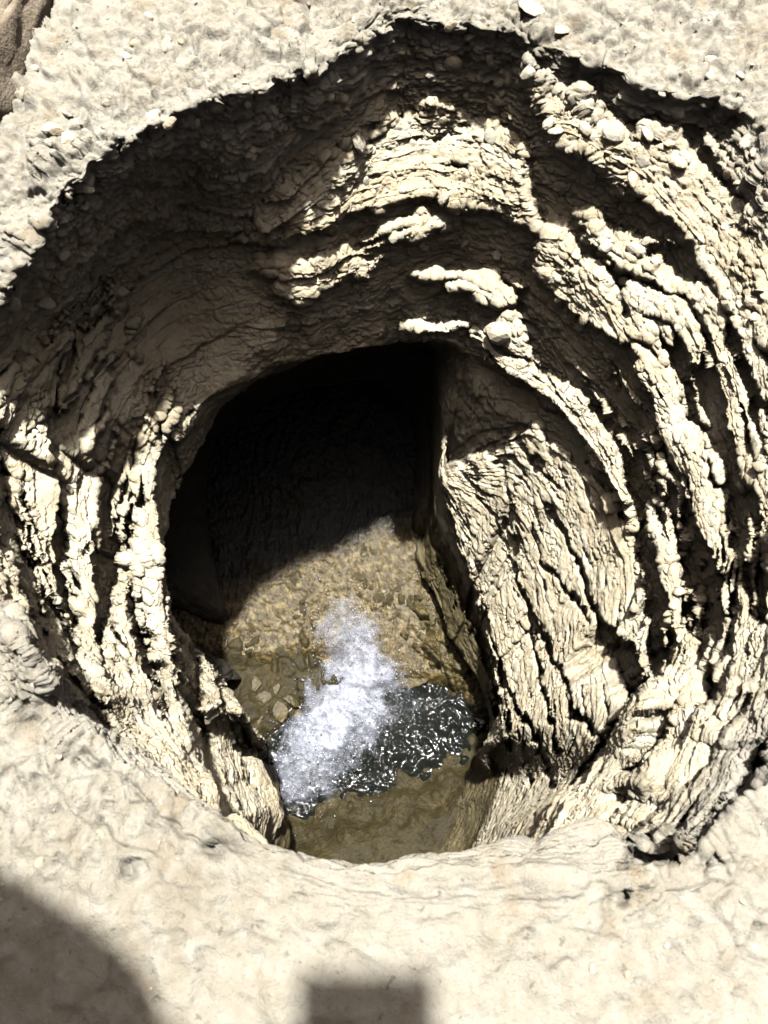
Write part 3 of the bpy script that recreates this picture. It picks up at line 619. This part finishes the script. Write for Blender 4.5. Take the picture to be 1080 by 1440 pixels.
# ------------------------------------------------------------------ stones bedded in the ground and the wall: each a piece of its own
def stone_mesh(seed, flat, round_):
    bm = bmesh.new(); bmesh.ops.create_icosphere(bm, subdivisions=2, radius=1)
    r = np.random.default_rng(seed); pl = [(Vector(r.normal(size=3)).normalized(), r.uniform(.62, .88)) for _ in range(7)]
    for v in bm.verts:
        c = v.co.copy()
        for n_, d_ in pl:
            e = c.dot(n_)-d_
            if e > 0: c -= n_*e*(1-round_)
        v.co = Vector((c.x, c.y*r.uniform(.98, 1.02), c.z*flat))
    me = bpy.data.meshes.new('stone'); bm.to_mesh(me); bm.free()
    me.polygons.foreach_set('use_smooth', [round_ > .4]*len(me.polygons)); return me
def stone_mat(name, c1_, c2_):
    m = NT(name); oi = m.n('ShaderNodeObjectInfo')
    ad = m.n('ShaderNodeVectorMath'); ad.operation = 'ADD'; m.l(m.geo.outputs['Position'], ad.inputs[0]); m.l(oi.outputs['Random'], ad.inputs[1])
    c = m.ramp(m.noise(60, 5, ad.outputs[0]), [(.35, c1_), (.65, c2_)])
    c = m.mix(m.math('MULTIPLY', m.ramp(m.noise(25, 4), [(.45, (0, 0, 0)), (.6, (1, 1, 1))]), .55), c, (0.160, 0.139, 0.097))
    return m.set(c, .85, m.bump(m.noise(220, 5), .002, .7), Specular_IOR_Level=.3)
SMAT = [stone_mat('pale_stone', (0.138, 0.123, 0.088), (0.190, 0.172, 0.131)), stone_mat('grey_stone', (0.103, 0.095, 0.075), (0.151, 0.138, 0.107)), stone_mat('tan_stone', (0.131, 0.107, 0.069), (0.172, 0.144, 0.100))]
SMESH = []
for i in range(12):
    me = stone_mesh(100+i, .35+.3*rng.random(), .05 if i < 8 else .35); me.materials.append(SMAT[i % 3]); SMESH.append(me)
fin = ALL; fpx, fpy = pixel(fin[..., 0]/H, fin[..., 1]/H, -fin[..., 2]/H)
FN = normals(fin[:, :]); 
if FN[5, :, 2].mean() < 0: FN = -FN
VFULL = VALL[:, 0]
sub = np.zeros(fin.shape[:2], bool); sub[::3, ::3] = True
view = np.array([0, 0, H])-fin; view /= np.linalg.norm(view, axis=-1, keepdims=True)
front = (view*FN).sum(-1)
ok = sub & (front > .12) & (fpx > -15) & (fpx < 1095) & (fpy > -15) & (fpy < 1455)
OI, OJ = np.nonzero(ok); OPX, OPY, OV = fpx[ok], fpy[ok], VFULL[OI]
NST = 0
def put_stone(px, py, size, v0=-9, v1=6, mesh=None, sink=.35):
    """size: full length in photo pixels"""
    global NST
    d = np.hypot(OPX-px, OPY-py)+np.where((OV < v0) | (OV > v1), 1e6, 0); k_ = int(d.argmin())
    if d[k_] > 14: return None
    p = Vector(fin[OI[k_], OJ[k_]]); n_ = Vector(FN[OI[k_], OJ[k_]])
    dist = (p-Vector((0, 0, H))).length; a = .5*size*dist/FPX
    par = ground if OV[k_] < 0 else (wall_o if OV[k_] < 4 else cave_o)
    o = bpy.data.objects.new('stone', mesh or SMESH[rng.integers(len(SMESH))]); COL.objects.link(o); o.parent = par
    tz = (n_*.8+Vector(rng.normal(0, .25, 3))+Vector((0, 0, .25))).normalized()
    q = tz.to_track_quat('Z', 'Y').to_matrix() @ Matrix.Rotation(rng.uniform(0, 6.28), 3, 'Z')
    o.matrix_world = Matrix.Translation(p+n_*a*(.5-sink)*.6) @ (q @ Matrix.Diagonal((a, a*rng.uniform(.6, .85), a*rng.uniform(.75, 1.1)))).to_4x4()
    NST += 1; return o
big = put_stone(706, 467, 46, 1.5, 3.1, SMESH[9], .15)
for px, py, sz in [(862, 188, 32), (890, 182, 24), (832, 190, 24), (952, 232, 34), (962, 222, 22), (895, 352, 30), (903, 345, 24), (935, 342, 16), (988, 392, 18), (640, 90, 26), (631, 36, 18), (662, 50, 22), (668, 60, 16), (687, 88, 14), (745, 12, 40), (782, 45, 30),
                   (134, 383, 28), (60, 425, 30), (88, 355, 22), (230, 272, 18), (205, 245, 22), (428, 165, 14), (345, 120, 16), (360, 128, 18), (345, 147, 14), (237, 175, 22), (212, 165, 24), (75, 180, 30), (100, 195, 24), (50, 92, 16), (28, 132, 14), (170, 412, 20), (168, 398, 18), (172, 428, 18),
                   (625, 280, 26), (555, 330, 22), (575, 330, 18), (590, 340, 16), (535, 335, 20), (505, 200, 30), (620, 170, 16), (690, 190, 22), (730, 468, 18), (650, 470, 14), (860, 712, 40), (870, 700, 28), (985, 705, 14), (1000, 735, 12), (905, 812, 18), (950, 850, 22), (1080, 800, 26), (1066, 790, 16), (985, 990, 20), (960, 960, 18), (30, 500, 14), (95, 690, 16), (60, 470, 12)]:
    put_stone(px, py, sz, -.6, 5.9)
zones = [(15, 260, 260, 480, 40, (12, 26), 0, 2.6), (240, 130, 420, 330, 26, (10, 20), 0, 2.4), (430, 60, 760, 150, 34, (10, 24), 0, 1.4), (760, 150, 1075, 460, 62, (12, 30), .0, 2.9), (480, 200, 760, 420, 26, (10, 20), .8, 2.9),
         (0, 480, 220, 900, 26, (10, 18), .5, 3), (900, 480, 1075, 1050, 34, (10, 22), .4, 3), (60, 20, 720, 240, 34, (10, 22), -.5, 0), (820, 20, 1075, 180, 14, (10, 22), -.5, 0), (0, 950, 420, 1250, 12, (9, 16), -.4, 0), (760, 1240, 1075, 1400, 8, (9, 18), -.4, 0)]
for x0, y0, x1, y1, n, (s0, s1), v0, v1 in zones:
    for _ in range(n):
        put_stone(rng.uniform(x0, x1), rng.uniform(y0, y1), s0+(s1-s0)*rng.random()**1.8, v0, v1, None, rng.uniform(.45, .85))

def rock_mesh(seed, dims, sub=5):
    bm = bmesh.new(); bmesh.ops.create_icosphere(bm, subdivisions=sub, radius=1)
    r = np.random.default_rng(seed); pl = [(Vector(r.normal(size=3)).normalized(), r.uniform(.55, .8)) for _ in range(11)]+[(Vector((.93, -.25, .1)).normalized(), .62), (Vector((.1, 0, 1)).normalized(), .6)]
    co = np.array([v.co for v in bm.verts]); nz = fbm(co[:, 0]*3, co[:, 1]*3, co[:, 2]*3, 5, seed)
    for v, q in zip(bm.verts, nz):
        c = v.co.copy()
        for n_, d_ in pl:
            e = c.dot(n_)-d_
            if e > 0: c -= n_*e*.94
        v.co = Vector((c.x*dims[0], c.y*dims[1], c.z*dims[2]))*(1+.075*float(q))
    me = bpy.data.meshes.new('rock'); bm.to_mesh(me); bm.free(); me.polygons.foreach_set('use_smooth', [True]*len(me.polygons)); return me
# loose grit on ledges and ground, too fine to count
NG_ = 5200
gi = np.nonzero((FN[..., 2][ok] > .35) & (OV < 3.2))[0]; gw = np.where(OV[gi] < 0, 1.0, 1.6)*(.25+smooth(-.2, .5, vnoise(fin[OI[gi], OJ[gi], 0]*9, fin[OI[gi], OJ[gi], 1]*9, fin[OI[gi], OJ[gi], 2]*9, 440)))
gi = rng.choice(gi, NG_, p=gw/gw.sum()); gp = fin[OI[gi], OJ[gi]]; gd = np.linalg.norm(gp-np.array([0, 0, H]), axis=1)
ov6 = np.array([(1, 0, 0), (-1, 0, 0), (0, 1, 0), (0, -1, 0), (0, 0, 1), (0, 0, -1)], float); of8 = np.array([(0, 2, 4), (2, 1, 4), (1, 3, 4), (3, 0, 4), (2, 0, 5), (1, 2, 5), (3, 1, 5), (0, 3, 5)])
gr_ = (.0007+.0016*rng.random(NG_)**3)*(gd/.9)
ang = rng.uniform(0, 6.28, NG_); ca, sa = np.cos(ang)[:, None], np.sin(ang)[:, None]
gv = ov6[None]*rng.uniform(.6, 1.3, (NG_, 6, 1))+rng.normal(0, .15, (NG_, 6, 3)); gv[..., 2] *= .7
gv = np.stack([gv[..., 0]*ca-gv[..., 1]*sa, gv[..., 0]*sa+gv[..., 1]*ca, gv[..., 2]], -1)*gr_[:, None, None]+gp[:, None]+np.array([0, 0, .0004])
link('grit', tri_mesh('grit', gv.reshape(-1, 3), (of8[None]+6*np.arange(NG_)[:, None, None]).reshape(-1, 3), False), SMAT[1], kind='stuff')

# cobbles at the water's edge
def loose(px, py, size, d, label, mat, mesh_i, flat=1.0, rz=0, name='rock', group=None, lean=(0, 0)):
    X_, Y_ = place(px, py, d); dist = math.sqrt(X_*X_+Y_*Y_+(1+d)**2)*H; a = .5*size*dist/FPX
    o = bpy.data.objects.new(name, rock_mesh(40+mesh_i, (1, 1, 1), 4)); COL.objects.link(o); o.data.materials.append(mat)
    o.location = (X_*H, Y_*H, -d*H); o.rotation_euler = (lean[0], lean[1], rz); o.scale = (a, a*.75, a*flat)
    o['label'] = label; o['category'] = 'rock'
    if group: o['group'] = group
    return o
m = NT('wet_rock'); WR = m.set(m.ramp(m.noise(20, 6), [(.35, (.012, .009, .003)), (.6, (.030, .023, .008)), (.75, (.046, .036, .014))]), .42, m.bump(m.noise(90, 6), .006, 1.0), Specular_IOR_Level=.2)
for i, (px, py, sz) in enumerate([(372, 985, 40), (395, 1000, 34), (410, 985, 28), (388, 968, 26), (362, 1012, 30), (418, 1004, 20), (362, 962, 30)]):
    lab = ['largest dark wet cobble left of the foaming pool', 'wet cobble touching the white foam below the left bank', 'small wet cobble between the rapids and the foam', 'wet cobble under the left bank beside the brown rapids',
           'lowest wet cobble at the left edge of the pool', 'smallest wet cobble at the tip of the cobble heap', 'wet cobble highest up against the left wall'][i]
    loose(px, py, sz, DW-.014, lab, WR, i % 12, .9, i*1.3, group='wet cobbles at the left edge of the pool')
loose(592, 934, 84, DW-.01, 'flat golden brown rock reaching into the pool', WR, 9, .32, .5, lean=(.1, -.1))
lx, ly = sheet(.0, .42, .30, .95, .0026); lpx, lpy = pxy(lx, ly, DW-.06)
ld = sd_poly(lpx+fbm(lx*14, ly*14, 0*lx, 4, 350)*12, lpy+fbm(lx*14, ly*14, 0*lx, 4, 351)*12, [(538, 818), (575, 785), (605, 762), (640, 790), (700, 960), (700, 1040), (672, 1000), (640, 958), (604, 948), (572, 925), (556, 880), (560, 850)])
lc, le_ = chips(lx*11+ly*3, ly*7, fbm(lx*5, ly*5, 0*lx, 2, 352), 91, 1.5, .2); lc2, le2 = chips(lx*34+ly*9, ly*22, fbm(lx*9, ly*9, 0*lx, 2, 353), 92, 1.3, .2)
lh = smooth(-4, 26, ld)*.085-.05*smooth(2, -10, ld)+np.where(ld > -6, (lc-.4)*.06+lc2*.022+fbm(lx*30, ly*30, 0*lx, 4, 354)*.014+.12*np.maximum(0, lx+.1*ly-.13), 0)
link('rock_ledge', grid_mesh('rock_ledge', np.stack([lx*H, ly*H, (-DW+lh)*H], -1), False), WR, label='cracked golden brown rock ledge between the rapids and the right wall', cat='rock ledge')

# brown rock standing on the rim's upper left
m = NT('brown_rock'); BR = m.set(m.ramp(m.noise(28, 7), [(.3, (.050, .038, .024)), (.52, (.076, .060, .041)), (.7, (.105, .086, .062))]), .85, m.bump(m.noise(140, 6), .004, 1.0), Specular_IOR_Level=.3)
X_, Y_ = place(-38, 75, -.05)
link('rock', rock_mesh(5, (.16, .2, .12)), BR, label='brown angular rock standing at the upper left corner of the rim', cat='rock').location = (X_*H, Y_*H, .045)

# rootlet sticking out of the right wall
def tube(name, pts, r0, r1, mat, parent=None, seg=6, **kw):
    cu = bpy.data.curves.new(name, 'CURVE'); cu.dimensions = '3D'; cu.bevel_depth = 1.0; cu.bevel_resolution = 1
    sp_c = cu.splines.new('POLY'); sp_c.points.add(len(pts)-1)
    for i, p in enumerate(pts): sp_c.points[i].co = (*p, 1); sp_c.points[i].radius = r0+(r1-r0)*i/(len(pts)-1)
    o = bpy.data.objects.new(name, cu); dg = bpy.context.evaluated_depsgraph_get(); COL.objects.link(o); dg.update()
    me = bpy.data.meshes.new_from_object(o.evaluated_get(dg)); bpy.data.objects.remove(o); bpy.data.curves.remove(cu)
    return link(name, me, mat, parent, **kw)
m = NT('dry_root'); RT = m.set((.25, .21, .12), .8)
k_ = int((np.hypot(OPX-1022, OPY-728)+np.where((OV < .3) | (OV > 3), 1e6, 0)).argmin()); p0 = Vector(fin[OI[k_], OJ[k_]])
tube('rootlet', [p0+Vector((.004-.0012*i-.009*math.sin(i*.16), .0018*i, .004*math.sin(i*.35))) for i in range(12)], .0007, .0003, RT, label='thin pale rootlet curling out of the right wall', cat='root')

# ------------------------------------------------------------------ the person taking the picture, crouching at the near edge; out of the frame, but the shadow falls into it
def skin(name, chains, mat, parent=None, sub=2):
    """chains: lists of (x, y, z, radius); chains that start on an existing point join it"""
    V = []; E = []; RR = []; key = {}
    for ch in chains:
        prev_ = None
        for x_, y_, z_, r_ in ch:
            k2 = (round(x_, 4), round(y_, 4), round(z_, 4))
            if k2 not in key: key[k2] = len(V); V.append((x_, y_, z_)); RR.append(r_)
            if prev_ is not None: E.append((prev_, key[k2]))
            prev_ = key[k2]
    me = bpy.data.meshes.new(name); me.from_pydata(V, E, []); o = bpy.data.objects.new(name, me); COL.objects.link(o)
    md = o.modifiers.new('skin', 'SKIN'); md.use_smooth_shade = True
    sk = me.skin_vertices[0].data if me.skin_vertices else None
    if sk is None:
        bm = bmesh.new(); bm.from_mesh(me); bm.verts.layers.skin.verify(); bm.to_mesh(me); bm.free(); sk = me.skin_vertices[0].data
    for i, r_ in enumerate(RR): sk[i].radius = (r_, r_); sk[i].use_root = i == 0
    o.modifiers.new('soft', 'SUBSURF').levels = sub; o.modifiers['soft'].render_levels = sub
    dg = bpy.context.evaluated_depsgraph_get(); dg.update(); m2 = bpy.data.meshes.new_from_object(o.evaluated_get(dg)); bpy.data.objects.remove(o)
    m2.name = name; m2.materials.clear(); m2.polygons.foreach_set('use_smooth', [True]*len(m2.polygons))
    return link(name, m2, mat, parent)
def plain(name, col, rough, sc=60, var=.25, bump=.001):
    m = NT(name); return m.set(m.ramp(m.noise(sc, 5), [(.3, tuple(c*(1-var) for c in col)), (.7, tuple(min(1, c*(1+var)) for c in col))]), rough, m.bump(m.noise(sc*4, 3), bump, .6))
SKIN = plain('skin', (.26, .15, .095), .55, 40, .12); SHIRT = plain('shirt_cloth', (.035, .045, .06), .9); TROU = plain('trouser_cloth', (.055, .05, .042), .9); HAIR = plain('hair', (.012, .009, .007), .6, 200); SHOE = plain('shoe_leather', (.05, .035, .025), .6)
person = bpy.data.objects.new('person', None); COL.objects.link(person)
person['label'] = 'person in a dark shirt crouching at the near edge, both hands on a phone'; person['category'] = 'person'
hip = (-.22, -.66, .40, .135); ch1 = (-.21, -.58, .56, .125); ch2 = (-.19, -.47, .74, .135); nb = (-.18, -.40, .88, .07); hd0 = (-.17, -.35, .965, .062)
lsh = (-.36, -.24, .82, .062); rsh = (.0, -.42, .83, .062)
lel = (-.40, .055, .60, .044); lwr = (-.130, -.075, .675, .030); rel_ = (.19, -.33, .60, .043); rwr = (.105, -.125, .60, .029)
bodyc = [[hip, ch1, ch2, nb, hd0, (-.165, -.325, 1.02, .082), (-.165, -.315, 1.075, .078), (-.165, -.32, 1.12, .045)],
         [ch2, lsh, ((lsh[0]+lel[0])/2, (lsh[1]+lel[1])/2, (lsh[2]+lel[2])/2, .05), lel, (-.26, -.012, .64, .042), lwr], [ch2, rsh, (.10, -.38, .715, .05), rel_, (.15, -.23, .60, .039), rwr],
         [hip, (-.38, -.62, .40, .095), (-.50, -.42, .47, .075), (-.50, -.46, .28, .058), (-.48, -.50, .09, .045)], [hip, (-.08, -.62, .40, .095), (.05, -.42, .47, .075), (.05, -.48, .28, .058), (.04, -.52, .09, .045)]]
skin('body', bodyc, SKIN, person)
def grow(ch, k): return [(p[0], p[1], p[2], p[3]+k) for p in ch]
skin('shirt', [grow([hip, ch1, ch2, (-.182, -.415, .85, .072)], .022), grow([ch2, lsh, ((lsh[0]+lel[0])/2, (lsh[1]+lel[1])/2, (lsh[2]+lel[2])/2, .05), lel, (-.26, -.012, .64, .042), (-.165, -.060, .668, .038)], .018), grow([ch2, rsh, (.10, -.38, .715, .05), rel_, (.15, -.23, .60, .039)], .018)], SHIRT, person)
skin('trousers', [grow(bodyc[3][:4]+[(-.485, -.49, .14, .05)], .02), grow(bodyc[4][:4]+[(.043, -.51, .14, .05)], .02)], TROU, person)
skin('hair', [[(-.165, -.335, 1.125, .05), (-.167, -.375, 1.085, .075), (-.17, -.40, 1.02, .06), (-.172, -.405, .98, .04)]], HAIR, person)
for fx0, fy0 in ((-.48, -.50), (.04, -.52)):
    skin('shoe', [[(fx0, fy0-.045, .045, .042), (fx0, fy0+.04, .05, .045), (fx0, fy0+.13, .035, .042), (fx0, fy0+.19, .028, .03)]], SHOE, person)
# face: nose, mouth, eyes, ears under the body surface's head
skin('nose', [[(-.163, -.245, 1.055, .010), (-.163, -.228, 1.030, .013), (-.163, -.238, 1.022, .012)]], SKIN, person)
for ex_ in (-.195, -.133):
    bm = bmesh.new(); bmesh.ops.create_uvsphere(bm, u_segments=12, v_segments=8, radius=.012); me = bpy.data.meshes.new('eye'); bm.to_mesh(me); bm.free()
    link('eye', me, plain('eye_white', (.5, .48, .45), .3), person).location = (ex_, -.248, 1.06)
for ex_, sg in ((-.250, -1), (-.080, 1)): skin('ear', [[(ex_, -.325, 1.075, .012), (ex_+.006*sg, -.335, 1.055, .013), (ex_, -.328, 1.03, .009)]], SKIN, person)
skin('mouth', [[(-.183, -.250, .995, .006), (-.163, -.243, .993, .008), (-.143, -.250, .995, .006)]], plain('lips', (.22, .09, .07), .5), person)
# phone: its lens is where the picture is taken from
CM = Matrix.Translation((0, 0, H)) @ Matrix.Rotation(PITCH, 4, 'X')
def cbox(name, x0, x1, y0, y1, z0, z1, bev, mat, parent=None, **kw):
    bm = bmesh.new(); bmesh.ops.create_cube(bm, size=1)
    for v in bm.verts: v.co = Vector(((x0+x1)/2+v.co.x*(x1-x0), (y0+y1)/2+v.co.y*(y1-y0), (z0+z1)/2+v.co.z*(z1-z0)))
    if bev: bmesh.ops.bevel(bm, geom=bm.edges[:], offset=bev, segments=3, affect='EDGES')
    bm.transform(CM); me = bpy.data.meshes.new(name); bm.to_mesh(me); bm.free(); return link(name, me, mat, parent, **kw)
PH = plain('phone_case', (.012, .012, .014), .35, 60, .1, .0002)
phone = cbox('phone', -.055, .055, -.145, .022, .006, .0145, .0025, PH, label='black phone held in both hands over the near edge of the pit', cat='phone')
m = NT('phone_glass'); cbox('screen', -.052, .052, -.141, .019, .0147, .0153, 0, m.set((.01, .01, .012), .1), phone)
cbox('camera_bump', -.030, -.008, -.022, .016, .0035, .0058, .0008, PH, phone)
def cpt(x_, y_, z_): return tuple(CM @ Vector((x_, y_, z_)))
def hand(sg, wrist):
    palm = [(wrist[0], wrist[1], wrist[2], .027), (*cpt(sg*.076, -.118, .020), .026), (*cpt(sg*.072, -.080, .020), .024)]
    chains = [palm]
    root = palm[1][:3]
    for k_, (yy, ln) in enumerate([(-.046, .95), (-.066, 1.05), (-.086, 1.0), (-.106, .8)]):
        chains.append([(*palm[1 if k_ > 1 else 2][:3], palm[1 if k_ > 1 else 2][3]), (*cpt(sg*.070, yy, .012), .0105), (*cpt(sg*.063, yy+.002, -.002), .0095), (*cpt(sg*(.060-.018*ln), yy+.004, -.003), .0080)])
    chains.append([(*palm[1][:3], palm[1][3]), (*cpt(sg*.068, -.100, .030), .0125), (*cpt(sg*.054, -.078, .029), .0105), (*cpt(sg*.036, -.062, .027), .0088)])
    skin('hand', chains, SKIN, person)
hand(-1, lwr); hand(1, rwr)
